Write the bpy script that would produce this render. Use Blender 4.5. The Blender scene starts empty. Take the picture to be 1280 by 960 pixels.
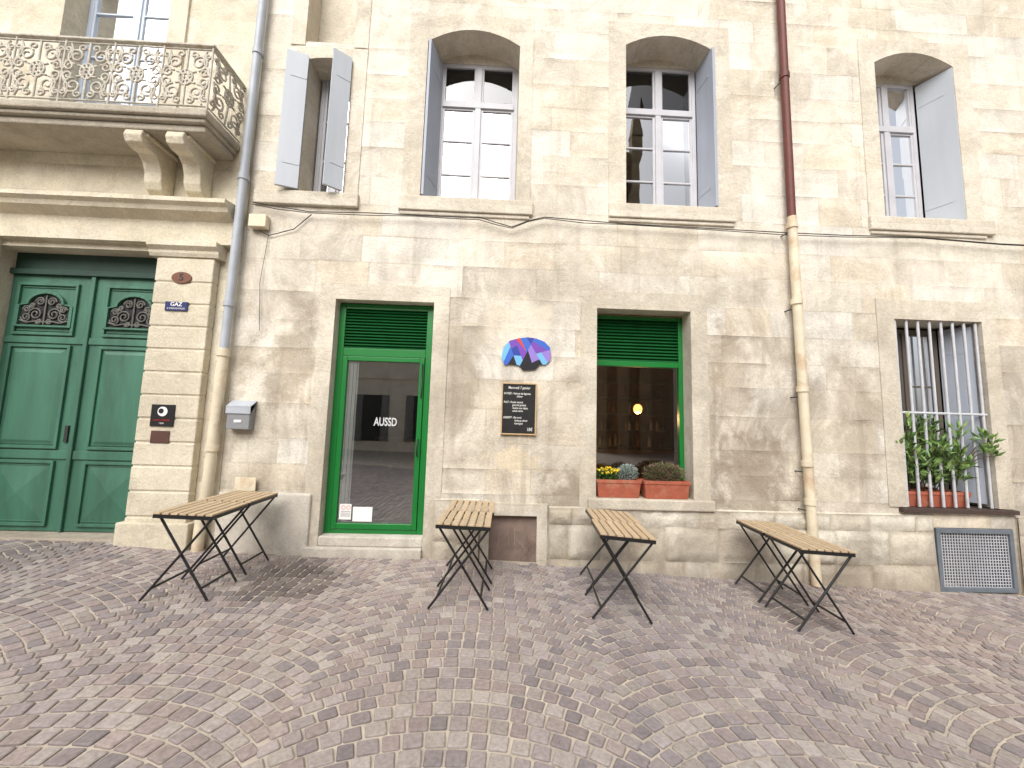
import bpy, math, random
from mathutils import Vector, Matrix, noise
random.seed(7)
R=random.uniform
rad=math.radians
scene=bpy.context.scene
col=scene.collection
YAW,PIT,ROL=rad(1.89),rad(5.97),rad(-1.64)

# ------------------------------------------------------------------ helpers
def lin(r,g,b):
    f=lambda c:(c/255/12.92) if c/255<=0.04045 else ((c/255+0.055)/1.055)**2.4
    return (f(r),f(g),f(b),1)

def newmat(name):
    m=bpy.data.materials.new(name);m.use_nodes=True
    nt=m.node_tree
    return m,nt,nt.nodes["Principled BSDF"]

def N(nt,t,**k):
    n=nt.nodes.new(t)
    for a,b in k.items(): setattr(n,a,b)
    return n
def L(nt,a,b): nt.links.new(a,b)
def coords(nt):
    return N(nt,'ShaderNodeTexCoord').outputs['Object']
def noise_tex(nt,vec,scale,detail=4,rough=.55,dist=0.0):
    n=N(nt,'ShaderNodeTexNoise');n.inputs['Scale'].default_value=scale;n.inputs['Detail'].default_value=detail
    n.inputs['Roughness'].default_value=rough;n.inputs['Distortion'].default_value=dist
    L(nt,vec,n.inputs['Vector']);return n.outputs['Fac']
def mrange(nt,v,a,b,c,d):
    n=N(nt,'ShaderNodeMapRange');L(nt,v,n.inputs[0])
    for i,x in enumerate((a,b,c,d)): n.inputs[i+1].default_value=x
    return n.outputs[0]
def mixc(nt,fac,a,b,mode='MIX'):
    n=N(nt,'ShaderNodeMix',data_type='RGBA',blend_type=mode)
    for s,v in ((n.inputs[0],fac),(n.inputs[6],a),(n.inputs[7],b)):
        if isinstance(v,(int,float)): s.default_value=v
        elif isinstance(v,tuple): s.default_value=v
        else: L(nt,v,s)
    return n.outputs[2]
def mth(nt,op,a,b=None):
    n=N(nt,'ShaderNodeMath',operation=op)
    for s,v in ((n.inputs[0],a),(n.inputs[1],b)):
        if v is None: continue
        if isinstance(v,(int,float)): s.default_value=v
        else: L(nt,v,s)
    return n.outputs[0]
def bump(nt,bsdf,h,strength=.5,dist=.01):
    b=N(nt,'ShaderNodeBump');b.inputs['Strength'].default_value=strength;b.inputs['Distance'].default_value=dist
    L(nt,h,b.inputs['Height']);L(nt,b.outputs[0],bsdf.inputs['Normal'])
def scaled(nt,vec,s):
    n=N(nt,'ShaderNodeMapping');n.inputs['Scale'].default_value=s;L(nt,vec,n.inputs['Vector']);return n.outputs[0]

def simple(name,c,rough=.6,var=.15,scale=8,metal=0,bs=.15,bscale=60,dirt=None,streak=False):
    m,nt,b=newmat(name);v=coords(nt)
    vv=scaled(nt,v,(1,1,.15)) if streak else v
    f=noise_tex(nt,vv,scale,4,.6)
    k=mrange(nt,f,.3,.7,1-var,1+var)
    cc=N(nt,'ShaderNodeCombineColor');
    for i in range(3): L(nt,k,cc.inputs[i])
    o=mixc(nt,1.0,c,cc.outputs[0],'MULTIPLY')
    if dirt:
        d=noise_tex(nt,vv,scale*.6,6,.7,.3)
        o=mixc(nt,mrange(nt,d,.52,.68,0,dirt[1]),o,dirt[0])
    L(nt,o,b.inputs['Base Color']);b.inputs['Roughness'].default_value=rough;b.inputs['Metallic'].default_value=metal
    if bs: bump(nt,b,noise_tex(nt,v,bscale,2,.6),bs,.004)
    return m

# local weathering on the main facade: (x,z,rx,rz,colour,strength,edge softness)
BLOBS=[(.20,1.14,.36,.17,lin(222,206,174),.6,.25),(.25,2.75,.5,.5,lin(226,215,194),.5,.3),(3.1,.9,.6,1.0,lin(132,118,99),.6,.5),(2.9,2.2,.3,.9,lin(156,141,120),.5,.4),
       (.85,.72,.42,.4,lin(138,125,104),.55,.4),(-2.5,2.3,.36,.8,lin(152,139,120),.5,.4),(4.5,1.5,.4,1.3,lin(164,151,132),.45,.5),(-.42,2.3,.26,.9,lin(162,151,132),.45,.4)]
def stone_mat(name,attr=True,base=None,stain=.8,joints=None,white=.5,blobs=False):
    m,nt,b=newmat(name);v=coords(nt)
    if attr:
        a=N(nt,'ShaderNodeAttribute');a.attribute_name='col';c=a.outputs['Color']
    else: 
        rgb=N(nt,'ShaderNodeRGB');rgb.outputs[0].default_value=base;c=rgb.outputs[0]
    sep=N(nt,'ShaderNodeSeparateXYZ');L(nt,v,sep.inputs[0]);z=sep.outputs[2]
    if joints:
        br=N(nt,'ShaderNodeTexBrick');mp=N(nt,'ShaderNodeMapping');mp.inputs['Rotation'].default_value=(rad(90),0,0)
        L(nt,v,mp.inputs['Vector']);L(nt,mp.outputs[0],br.inputs['Vector'])
        br.inputs['Scale'].default_value=1;br.inputs['Brick Width'].default_value=joints[0];br.inputs['Row Height'].default_value=joints[1]
        br.inputs['Mortar Size'].default_value=.004;br.inputs['Mortar Smooth'].default_value=.8
        br.inputs['Color1'].default_value=(1,1,1,1);br.inputs['Color2'].default_value=(.9,.89,.87,1);br.inputs['Mortar'].default_value=(.78,.75,.71,1)
        c=mixc(nt,1.0,c,br.outputs['Color'],'MULTIPLY')
    mid=noise_tex(nt,v,3.2,5,.68,.3)
    fine=noise_tex(nt,v,38,3,.7)
    big=noise_tex(nt,v,.55,2,.6,.4)
    k=mth(nt,'MULTIPLY',mrange(nt,big,.3,.7,.9,1.08),mth(nt,'MULTIPLY',mrange(nt,mid,.3,.7,.86,1.12),mrange(nt,fine,.3,.7,.86,1.11)))
    cc=N(nt,'ShaderNodeCombineColor')
    for i in range(3): L(nt,k,cc.inputs[i])
    c=mixc(nt,1.0,c,cc.outputs[0],'MULTIPLY')
    wp=noise_tex(nt,v,1.5,6,.75,.6)
    hz=mrange(nt,z,1.0,5.0,.5,1.0)
    pale=mrange(nt,wp,.47,.57,0,1)
    c=mixc(nt,mth(nt,'MULTIPLY',mth(nt,'MULTIPLY',pale,white),hz),c,lin(228,221,208))
    op=noise_tex(nt,scaled(nt,v,(1,1,1.4)),1.9,5,.7,.3)
    c=mixc(nt,mrange(nt,op,.58,.7,0,.35*stain),c,lin(196,175,146))
    st=noise_tex(nt,scaled(nt,v,(1.3,1.3,.8)),1.0,6,.74,.6)
    low=mrange(nt,z,4.6,2.2,.12,1.0)
    c=mixc(nt,mth(nt,'MULTIPLY',mrange(nt,st,.44,.62,0,stain),low),c,lin(150,139,124))
    if blobs:
        for (bx,bz,rx,rz,bc,bs_,sf) in BLOBS:
            mp=N(nt,'ShaderNodeMapping');mp.inputs['Location'].default_value=(-bx/rx,0,-bz/rz);mp.inputs['Scale'].default_value=(1/rx,.01,1/rz);L(nt,v,mp.inputs['Vector'])
            ln=N(nt,'ShaderNodeVectorMath',operation='LENGTH');L(nt,mp.outputs[0],ln.inputs[0])
            d=mth(nt,'ADD',ln.outputs['Value'],mth(nt,'MULTIPLY',mid,2.6))
            c=mixc(nt,mrange(nt,d,2.2,2.2-sf,0,bs_),c,bc)
    st2=noise_tex(nt,scaled(nt,v,(5,5,.35)),1.0,4,.6,.2)
    c=mixc(nt,mth(nt,'MULTIPLY',mrange(nt,st2,.54,.72,0,stain*.55),mrange(nt,z,0,8,1,.4)),c,lin(132,121,106))
    ft=mth(nt,'ADD',z,mth(nt,'MULTIPLY',mid,.7))
    c=mixc(nt,mrange(nt,ft,.75,.1,0,.45),c,lin(122,111,98))
    L(nt,c,b.inputs['Base Color']);b.inputs['Roughness'].default_value=.92
    b.inputs['Specular IOR Level'].default_value=.2
    vo=N(nt,'ShaderNodeTexVoronoi');vo.inputs['Scale'].default_value=46;L(nt,v,vo.inputs['Vector'])
    pit=mrange(nt,vo.outputs['Distance'],0,.28,-.6,0)
    h=mth(nt,'ADD',mth(nt,'MULTIPLY',pit,mrange(nt,mid,.5,.62,0,1)),mth(nt,'ADD',fine,mth(nt,'ADD',mth(nt,'MULTIPLY',mid,2.0),mth(nt,'MULTIPLY',pale,-.35))))
    bump(nt,b,h,.6,.013)
    return m

def mat_glass(name,refl=.3,tint=(.8,.84,.84,1)):
    m=bpy.data.materials.new(name);m.use_nodes=True;nt=m.node_tree;nt.nodes.clear()
    o=N(nt,'ShaderNodeOutputMaterial');mx=N(nt,'ShaderNodeMixShader');t=N(nt,'ShaderNodeBsdfTransparent');g=N(nt,'ShaderNodeBsdfGlossy')
    t.inputs[0].default_value=tint;g.inputs['Roughness'].default_value=.01;g.inputs['Color'].default_value=(.95,.97,1,1)
    fr=N(nt,'ShaderNodeFresnel');fr.inputs[0].default_value=1.5
    f=mth(nt,'ADD',fr.outputs[0],refl-.04)
    bm=N(nt,'ShaderNodeBump');bm.inputs['Strength'].default_value=.05;bm.inputs['Distance'].default_value=.01
    L(nt,noise_tex(nt,coords(nt),1.7,2),bm.inputs['Height']);L(nt,bm.outputs[0],g.inputs['Normal'])
    L(nt,f,mx.inputs[0]);L(nt,t.outputs[0],mx.inputs[1]);L(nt,g.outputs[0],mx.inputs[2]);L(nt,mx.outputs[0],o.inputs[0])
    return m

class B:
    def __init__(s): s.v=[];s.f=[];s.mi=[];s.c=[]
    def add(s,vs,fs,mi=0,c=None):
        n=len(s.v);s.v+=vs;s.f+=[tuple(i+n for i in f) for f in fs];s.mi+=[mi]*len(fs)
        s.c+=[c or (1,1,1)]*len(vs)
    def box(s,x0,x1,y0,y1,z0,z1,mi=0,c=None):
        s.add([(x0,y0,z0),(x1,y0,z0),(x1,y1,z0),(x0,y1,z0),(x0,y0,z1),(x1,y0,z1),(x1,y1,z1),(x0,y1,z1)],
              [(0,3,2,1),(4,5,6,7),(0,1,5,4),(1,2,6,5),(2,3,7,6),(3,0,4,7)],mi,c)
    def prism_x(s,prof,x0,x1,mi=0):
        n=len(prof)
        s.add([(x0,y,z) for y,z in prof]+[(x1,y,z) for y,z in prof],
              [tuple(range(n)),tuple(range(2*n-1,n-1,-1))]+[(i,n+i,n+(i+1)%n,(i+1)%n) for i in range(n)],mi)
    def prism_y(s,prof,y0,y1,mi=0):
        n=len(prof)
        s.add([(x,y0,z) for x,z in prof]+[(x,y1,z) for x,z in prof],
              [tuple(range(n)),tuple(range(2*n-1,n-1,-1))]+[(i,n+i,n+(i+1)%n,(i+1)%n) for i in range(n)],mi)
    def obj(s,name,mats,parent=None,smooth=False,bevel=0,fix=True,attr=False):
        me=bpy.data.meshes.new(name);me.from_pydata(s.v,[],s.f)
        if not isinstance(mats,(list,tuple)): mats=[mats]
        for m in mats: me.materials.append(m)
        me.polygons.foreach_set('material_index',s.mi)
        if smooth: me.polygons.foreach_set('use_smooth',[True]*len(s.f))
        if attr:
            a=me.color_attributes.new('col','FLOAT_COLOR','POINT');d=[]
            for c in s.c: d+=[c[0],c[1],c[2],1]
            a.data.foreach_set('color',d)
        me.update()
        if fix:
            import bmesh
            bm=bmesh.new();bm.from_mesh(me);bmesh.ops.recalc_face_normals(bm,faces=bm.faces);bm.to_mesh(me);bm.free()
        o=bpy.data.objects.new(name,me);col.objects.link(o)
        if parent: attach(o,parent)
        if bevel:
            md=o.modifiers.new('bevel','BEVEL');md.width=bevel;md.segments=2;md.limit_method='ANGLE'
        return o
def attach(o,p):
    o.parent=p;
    o.matrix_parent_inverse=wm(p).inverted()
def wm(p):
    m=p.matrix_basis.copy()
    if p.parent: m=wm(p.parent)@p.matrix_parent_inverse@m
    return m
def empty(name,loc,label=None,cat=None,group=None):
    o=bpy.data.objects.new(name,None);o.location=loc;o.empty_display_size=.2;col.objects.link(o)
    tag(o,label,cat,group);return o
def tag(o,label=None,cat=None,group=None,kind=None):
    if label:o["label"]=label
    if cat:o["category"]=cat
    if group:o["group"]=group
    if kind:o["kind"]=kind
def tubes(name,lines,r,mat,parent=None,res=3,cyclic=False):
    c=bpy.data.curves.new(name,'CURVE');c.dimensions='3D';c.bevel_depth=r;c.bevel_resolution=res;c.use_fill_caps=True
    for pts in lines:
        s=c.splines.new('POLY');s.points.add(len(pts)-1)
        for p,q in zip(s.points,pts): p.co=(q[0],q[1],q[2],1)
        s.use_smooth=True
    o=bpy.data.objects.new(name+'_tmp',c);col.objects.link(o)
    bpy.context.view_layer.update()
    me=bpy.data.meshes.new_from_object(o.evaluated_get(bpy.context.evaluated_depsgraph_get()))
    bpy.data.objects.remove(o);bpy.data.curves.remove(c)
    me.name=name;me.materials.clear();me.materials.append(mat)
    n=bpy.data.objects.new(name,me);col.objects.link(n)
    if parent: attach(n,parent)
    return n
def text(name,body,size,loc,mat,parent,align='CENTER',sx=1.0,shear=0,ext=.0008,mirror=False,off=0):
    c=bpy.data.curves.new(name,'FONT');c.body=body;c.size=size;c.align_x=align;c.align_y='CENTER';c.extrude=ext;c.shear=shear;c.offset=off
    o=bpy.data.objects.new(name+'_tmp',c);col.objects.link(o);bpy.context.view_layer.update()
    me=bpy.data.meshes.new_from_object(o.evaluated_get(bpy.context.evaluated_depsgraph_get()))
    bpy.data.objects.remove(o);bpy.data.curves.remove(c)
    me.materials.clear();me.materials.append(mat)
    M=Matrix.Translation(loc)@Matrix.Rotation(rad(90),4,'X')@Matrix.Diagonal((-sx if mirror else sx,1,1,1))
    me.transform(M);n=bpy.data.objects.new(name,me);col.objects.link(n);attach(n,parent);return n

GP=[(-200,.2),(-10,.2),(-4,.11),(-3,.04),(-2,0),(-.8,0),(.8,-.05),(2.3,-.15),(5.4,-.28),(7,-.33),(11,-.40),(200,-.40)]
def zg(x):
    for (a,za),(b,zb) in zip(GP,GP[1:]):
        if a<=x<=b: return za+(zb-za)*(x-a)/(b-a)
    return 0

# ------------------------------------------------------------------ materials
M_wall=stone_mat('weathered_limestone',stain=.7,white=.6,blobs=True)
M_plinth=stone_mat('worn_plinth_stone',stain=.55,white=.45)
M_dress=stone_mat('dressed_limestone',attr=False,base=lin(210,202,186),stain=.38,joints=(30,.62),white=.45)
M_left=stone_mat('yellow_limestone',stain=.22,white=.35)
M_leftd=stone_mat('yellow_limestone_dressed',attr=False,base=lin(208,199,177),stain=.22,white=.35)
M_balc=stone_mat('grey_weathered_stone',attr=False,base=lin(172,164,149),stain=.8,white=.1)
M_render=stone_mat('pale_render',attr=False,base=lin(204,198,186),stain=.2,white=.4)
M_green=simple('green_painted_aluminium',lin(18,112,46),.35,.06,3,bs=.03)
M_greenl=simple('shaded_louvre_green',lin(14,88,40),.5,.1,6,bs=.03)  # shopfront green darkened: the shadow over the louvres is in the colour
M_door=simple('old_green_paint',lin(60,106,86),.5,.22,5,dirt=(lin(42,74,60),.6),streak=True,bs=.3,bscale=40)
M_doord=simple('shaded_doorhead_green',lin(24,56,44),.6,.2,5)  # carriage door green with the lintel's shadow painted in, for the doorhead
M_iron=simple('weathered_iron',lin(188,183,170),.75,.2,20,dirt=(lin(146,108,82),.5))
M_iron2=simple('door_grille_iron',lin(92,92,86),.7,.25,20)
M_idark=simple('dark_iron',lin(38,42,42),.6,.2,20)
M_grey=simple('grey_pipe',lin(168,174,181),.5,.1,5)
M_cream=simple('cream_pipe',lin(214,203,178),.6,.12,5,dirt=(lin(172,124,78),.55))
M_red=simple('red_brown_pipe',lin(98,50,42),.6,.14,6)
M_frame=simple('grey_window_paint',lin(184,184,189),.5,.07,5)
M_framed=simple('brown_grey_window_paint',lin(96,88,80),.5,.07,5)
M_shut=simple('blue_grey_shutter',lin(160,167,179),.6,.1,3,streak=True,bs=.08)
M_shutl=simple('pale_shutter',lin(180,186,193),.6,.08,3,streak=True,bs=.08)
M_glass=mat_glass('window_glass',.42)
M_glassd=mat_glass('transom_glass',.07,(.6,.62,.64,1))
M_glassdoor=mat_glass('door_glass',.36,(.72,.76,.76,1))
M_glassshop=mat_glass('shop_glass',.16)
M_glassbar=mat_glass('barred_window_glass',.1,(.6,.64,.64,1))
M_glasscur=mat_glass('curtained_window_glass',.12,(.8,.82,.84,1))
M_dark=simple('dark_room',(.02,.02,.022,1),.9,.3,3)
M_black=simple('black_steel',(.012,.012,.013,1),.4,.1,20)
def woodmat():
    m,nt,b=newmat('weathered_wood');v=coords(nt)
    oi=N(nt,'ShaderNodeAttribute');oi.attribute_name='col'
    g=noise_tex(nt,scaled(nt,v,(60,3,60)),1,4,.6)
    c=mixc(nt,g,lin(170,146,116),lin(218,197,166))
    c=mixc(nt,1.0,c,oi.outputs['Color'],'MULTIPLY')
    d=noise_tex(nt,v,14,4,.6)
    c=mixc(nt,mrange(nt,d,.5,.7,0,.4),c,lin(146,126,104))
    L(nt,c,b.inputs['Base Color']);b.inputs['Roughness'].default_value=.7;bump(nt,b,g,.3,.002);return m
M_wood=woodmat()
M_terra=simple('terracotta',lin(160,86,64),.8,.15,10,dirt=(lin(190,150,120),.4))
M_rust=simple('rusty_plate',lin(128,110,100),.8,.2,7,dirt=(lin(92,76,68),.8),bs=.4)
M_galv=simple('galvanised',lin(190,192,196),.5,.1,10)
M_ventf=simple('vent_frame',lin(104,112,120),.5,.15,8)
M_white=simple('white',lin(232,232,228),.6,.05,5,bs=0)
M_letter=simple('faded_white_vinyl',lin(198,200,200),.6,.08,9,bs=0)
M_board=simple('chalkboard',(.012,.012,.012,1),.8,.4,9)
M_pine=simple('pine_frame',lin(190,160,118),.6,.15,12)
M_concrete=simple('letterbox_grey',lin(134,136,138),.45,.06,8)
M_cable=simple('cable',lin(50,46,42),.7,.1,8)

def attr_mat(name,rough=.7,bs=.4,bscale=50,var=.12,spec=.4):
    m,nt,b=newmat(name);v=coords(nt);a=N(nt,'ShaderNodeAttribute');a.attribute_name='col'
    f=noise_tex(nt,v,bscale,4,.65);k=mrange(nt,f,.3,.7,1-var,1+var)
    cc=N(nt,'ShaderNodeCombineColor')
    for i in range(3): L(nt,k,cc.inputs[i])
    L(nt,mixc(nt,1.0,a.outputs['Color'],cc.outputs[0],'MULTIPLY'),b.inputs['Base Color'])
    b.inputs['Roughness'].default_value=rough;b.inputs['Specular IOR Level'].default_value=spec
    if bs: bump(nt,b,f,bs,.004)
    return m
M_cobble=attr_mat('porphyry_setts',.68,.5,45,.22,.3)
M_leaf=attr_mat('leaves',.5,0,30,.1)

# ------------------------------------------------------------------ masonry
def masonry(name,X0,X1,Z0,Z1,holes,y0,rowh,bw,amp,pal,mort,mat,parent,cell=.075,edge=(.007,.013),jd=.012,proud=.004,cap=0,mixm=0.0):
    b=B()
    def emit(x0,x1,z0,z1,t,sd,pr):
        w,h=x1-x0,z1-z0
        if w<.004 or h<.004:return
        ex=min(R(*edge),w/4);ez=min(R(*edge),h/4)
        nx=max(1,round((w-2*ex)/cell));nz=max(1,round((h-2*ez)/cell))
        xs=[x0]+[x0+ex+(w-2*ex)*i/nx for i in range(nx+1)]+[x1]
        zs=[z0]+[z0+ez+(h-2*ez)*i/nz for i in range(nz+1)]+[z1]
        vs=[];cs=[];n=len(xs)
        for j,z in enumerate(zs):
            for i,x in enumerate(xs):
                bx=i in(0,n-1);bz=j in(0,len(zs)-1)
                if bx or bz:
                    v=max(0,min(1,.62+1.8*noise.noise(Vector((x*.9,z*.9,7)))))
                    v=1-mixm*v
                    vs.append((x,y0+jd*v-(1-v)*.002,z));cs.append(tuple(mort[k]*v+t[k]*(1-v) for k in range(3)))
                else:
                    q=noise.noise(Vector((x*2.3+sd,z*2.3,sd)))+.5*noise.noise(Vector((x*9,z*9,sd*.3)))
                    near=min(i-1,n-2-i,j-1,len(zs)-2-j)
                    jx=noise.noise(Vector((x*14,z*14,3.1)))*.008 if near==0 else 0
                    y=y0-pr-amp*q+(amp*.5 if near==0 else 0)
                    f=1+.1*q
                    vs.append((x+jx,y,z+jx*.8));cs.append((t[0]*f,t[1]*f,t[2]*f))
        k=len(b.v);b.v+=vs;b.c+=cs
        for j in range(len(zs)-1):
            for i in range(n-1):
                a=k+j*n+i;b.f.append((a,a+1,a+n+1,a+n));b.mi.append(0)
    z=Z0
    while z<Z1-.01:
        h=R(*rowh);zt=z+h
        if Z1-zt<rowh[0]*.6: zt=Z1
        zt=min(zt,Z1);x=X0-R(0,bw[0])
        while x<X1:
            xn=x+R(*bw)
            a,c=max(x,X0),min(xn,X1)
            if X1-c<.12:c=X1;xn=X1+1
            if c-a>.01:
                t=random.choice(pal);s=R(.95,1.04);t=tuple(q*s for q in t[:3]);sd=R(0,50);pr=R(0,proud)
                rs=[(a,c,z,zt)]
                for hx0,hx1,hz0,hz1 in holes:
                    nr=[]
                    for r in rs:
                        if r[1]<=hx0 or r[0]>=hx1 or r[3]<=hz0 or r[2]>=hz1: nr.append(r);continue
                        if r[0]<hx0: nr.append((r[0],hx0,r[2],r[3]))
                        if r[1]>hx1: nr.append((hx1,r[1],r[2],r[3]))
                        m0,m1=max(r[0],hx0),min(r[1],hx1)
                        if r[2]<hz0: nr.append((m0,m1,r[2],hz0))
                        if r[3]>hz1: nr.append((m0,m1,hz1,r[3]))
                    rs=nr
                for r in rs: emit(*r,t,sd,pr)
            x=xn
        z=zt
    if cap:
        b.add([(X0,y0+jd,Z1),(X1,y0+jd,Z1),(X1,y0+cap,Z1+.03),(X0,y0+cap,Z1+.03)],[(0,1,2,3)],0,pal[0][:3])
        b.add([(X0,y0+jd,Z0),(X0,y0+jd,Z1),(X0,y0+cap,Z1+.03),(X0,y0+cap,Z0)],[(0,1,2,3)],0,pal[0][:3])
        b.add([(X1,y0+jd,Z0),(X1,y0+jd,Z1),(X1,y0+cap,Z1+.03),(X1,y0+cap,Z0)],[(3,2,1,0)],0,pal[0][:3])
    return b.obj(name,mat,parent,attr=True,fix=False,smooth=True)

def surround(b,ix0,ix1,iz0,iz1,ox0,ox1,oz1,depth,y=-.012,rise=0,oz0=None):
    if oz0 is None: oz0=iz0
    n=12 if rise else 1
    arc=[]
    for i in range(n+1):
        t=i/n;x=ix0+(ix1-ix0)*t;arc.append((x,iz1+rise*(1-(2*t-1)**2)))
    b.box(ox0,ix0,y,depth,oz0,iz1);b.box(ix1,ox1,y,depth,oz0,iz1)
    for i in range(n):
        (xa,za),(xb,zb)=arc[i],arc[i+1]
        b.add([(xa,y,za),(xb,y,zb),(xb,y,oz1),(xa,y,oz1),(xa,depth,za),(xb,depth,zb),(xb,depth,oz1),(xa,depth,oz1)],[(0,1,2,3),(0,4,5,1),(7,6,5,4)])
    b.box(ox0,ix0,y,depth,iz1,oz1);b.box(ix1,ox1,y,depth,iz1,oz1)
    b.add([(ix0,y,oz1),(ix1,y,oz1),(ix1,depth,oz1),(ix0,depth,oz1)],[(0,1,2,3)])

# ------------------------------------------------------------------ main building
bld=empty('limestone_building',(1,0,0),'weathered beige limestone townhouse with green shopfront and shuttered windows','building')
holes=[(-2.12,-.74,-1,3.12),(1.14,2.48,.68,3.12),(4.97,6.30,.66,3.14),(5.36,6.37,-.30,.46),(-.14,.56,-.06,.6),
 (-1.2,.26,4.3,6.95),(1.45,2.87,4.33,7.0),(4.92,6.27,4.33,6.96),(-2.66,-1.98,4.3,6.36),(-2.76,-1.98,6.5,8.4)]
pal=[lin(211,203,187),lin(216,210,197),lin(206,197,179),lin(212,201,181),lin(219,214,203),lin(203,195,180),lin(214,207,191)]
mort=lin(188,178,161)[:3]
masonry('wall',-3.2,12,-.6,9,holes,0,(.28,.42),(.5,1.2),.006,pal,mort,M_wall,bld,jd=.003,edge=(.006,.018),mixm=1.0,proud=.002)
pp=[lin(204,196,179),lin(197,188,171),lin(211,205,190),lin(192,182,163)]
mo=lin(162,152,135)[:3]
masonry('plinth',.64,5.34,-.6,.60,[],-.055,(.22,.42),(.25,.8),.034,pp,mo,M_plinth,bld,cell=.045,edge=(.02,.05),jd=.03,cap=.075,mixm=.8,proud=.02)
masonry('plinth',-.72,-.18,-.6,.66,[],-.055,(.25,.45),(.3,.6),.028,pp,mo,M_plinth,bld,cell=.045,edge=(.02,.05),jd=.03,cap=.075,mixm=.8,proud=.015)
masonry('plinth',6.42,12,-.8,.60,[],-.05,(.3,.45),(.4,.8),.014,pp,mo,M_plinth,bld,cell=.07,edge=(.012,.02),jd=.03,cap=.07,mixm=.6)
b=B();b.box(-3.18,-2.13,-.05,.05,-.5,.70);b.obj('plinth',M_render,bld,bevel=.02)

def casement(parent_b,x0,x1,z0,z1,y,rows,mat=M_frame,zt=None,name='window',glass=M_glass):
    b=B();T=.055
    b.box(x0,x0+T,y,y+.06,z0,z1);b.box(x1-T,x1,y,y+.06,z0,z1);b.box(x0+T,x1-T,y,y+.06,z1-T,z1);b.box(x0+T,x1-T,y,y+.06,z0,z0+T)
    xm=(x0+x1)/2
    b.box(xm-.04,xm+.04,y-.015,y+.05,z0+T,z1-T)
    if zt: b.box(x0+T,x1-T,y-.02,y+.05,zt-.045,zt+.045)
    zz0,zz1=z0+T,(zt-.045) if zt else z1-T
    for xa,xb in ((x0+T,xm-.04),(xm+.04,x1-T)):
        b.box(xa,xa+.035,y+.005,y+.045,zz0,zz1);b.box(xb-.035,xb,y+.005,y+.045,zz0,zz1)
        for i in range(1,rows):
            z=zz0+(zz1-zz0)*i/rows;b.box(xa+.035,xb-.035,y+.008,y+.04,z-.012,z+.012)
        b.box(xa+.035,xb-.035,y+.006,y+.042,zz1-.03,zz1);b.box(xa+.035,xb-.035,y+.006,y+.042,zz0,zz0+.04)
        if zt:
            b.box(xa,xa+.03,y+.005,y+.045,zt+.045,z1-T);b.box(xb-.03,xb,y+.005,y+.045,zt+.045,z1-T)
    o=b.obj(name,mat,parent_b,bevel=.004)
    for k,(xa,xb) in enumerate(((x0+T,xm-.04),(xm+.04,x1-T))):
        g=B();a=R(-.006,.006)
        g.add([(xa,y+.026-a,zz0),(xb,y+.026+a,zz0),(xb,y+.026+a*.3,zz1),(xa,y+.026-a,zz1)],[(0,1,2,3)]);g.obj('glass',glass,o)
    if zt:
        g=B();g.add([(x0+T,y+.028,zt+.045),(x1-T,y+.028,zt+.045),(x1-T,y+.028,z1-T),(x0+T,y+.028,z1-T)],[(0,1,2,3)]);g.obj('glass',M_glassd,o)
    return o
def room(x0,x1,y0,y1,z0,z1,mat,parent,name='interior'):
    b=B();b.add([(x0,y0,z0),(x1,y0,z0),(x1,y1,z0),(x0,y1,z0),(x0,y0,z1),(x1,y0,z1),(x1,y1,z1),(x0,y1,z1)],[(0,1,2,3),(7,6,5,4),(1,5,6,2),(2,6,7,3),(3,7,4,0)])
    return b.obj(name,mat,parent,fix=False)
def shutter(parent,hx,hy,fx,fy,z0,z1,mat,t=.035):
    b=B();d=Vector((fx-hx,fy-hy,0));n=Vector((-d.y,d.x,0)).normalized()*t
    def P(u,k,z): p=Vector((hx,hy,0))+d*u+n*k; return (p.x,p.y,z)
    def slab(u0,u1,z0,z1,k0,k1):
        b.add([P(u0,k0,z0),P(u1,k0,z0),P(u1,k1,z0),P(u0,k1,z0),P(u0,k0,z1),P(u1,k0,z1),P(u1,k1,z1),P(u0,k1,z1)],
          [(0,3,2,1),(4,5,6,7),(0,1,5,4),(1,2,6,5),(2,3,7,6),(3,0,4,7)])
    slab(0,1,z0,z1,0,1)
    for z in (z0+.3,z1-.35): slab(0,.75,z,z+.035,-.12,-.01);slab(0,.75,z,z+.035,1.01,1.12)
    return b.obj('shutter',mat,parent,bevel=.004)

def upper(ix0,ix1,iz0,iz1,rise,ox0,ox1,oz1,sx0,sx1,fx0,fx1,zt,glass=M_glass):
    ztop=iz1+.05
    w=casement(bld,fx0,fx1,iz0+.02,ztop,.36,3,zt=zt,glass=glass)
    b=B();surround(b,ix0,ix1,iz0,iz1,ox0,ox1,oz1,.45,rise=rise);b.box(ix0,ix1,.355,.43,ztop+.002,iz1+rise+.1);b.obj('surround',M_dress,w)
    b=B();b.box(sx0,sx1,-.05,.36,iz0-.19,iz0);b.box(ox0-.0,ox1,-.025,.3,iz0-.24,iz0-.192);b.obj('sill',M_dress,w,bevel=.012)
    room(ix0-.3,ix1+.3,.44,2.2,iz0-.2,iz1+.6,M_dark,w)
    return w
w2=upper(-1.08,.14,4.41,6.60,.2,-1.32,.32,7.02,-1.34,.36,-.97,.14,6.02)
shutter(w2,-.965,.34,-1.065,-.04,4.43,6.60,M_shut)
w3=upper(1.57,2.75,4.44,6.72,.17,1.34,2.99,7.06,1.34,3.0,1.6,2.70,6.06)
shutter(w3,2.70,.34,2.735,-.05,4.46,6.72,M_shut)
w4=upper(5.03,6.16,4.43,6.68,.18,4.81,6.4,7.03,4.8,6.5,5.06,5.98,6.0,glass=M_glasscur)
shutter(w4,5.985,.34,6.145,-.01,4.45,6.68,M_shutl)
b=B();n=60
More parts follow.
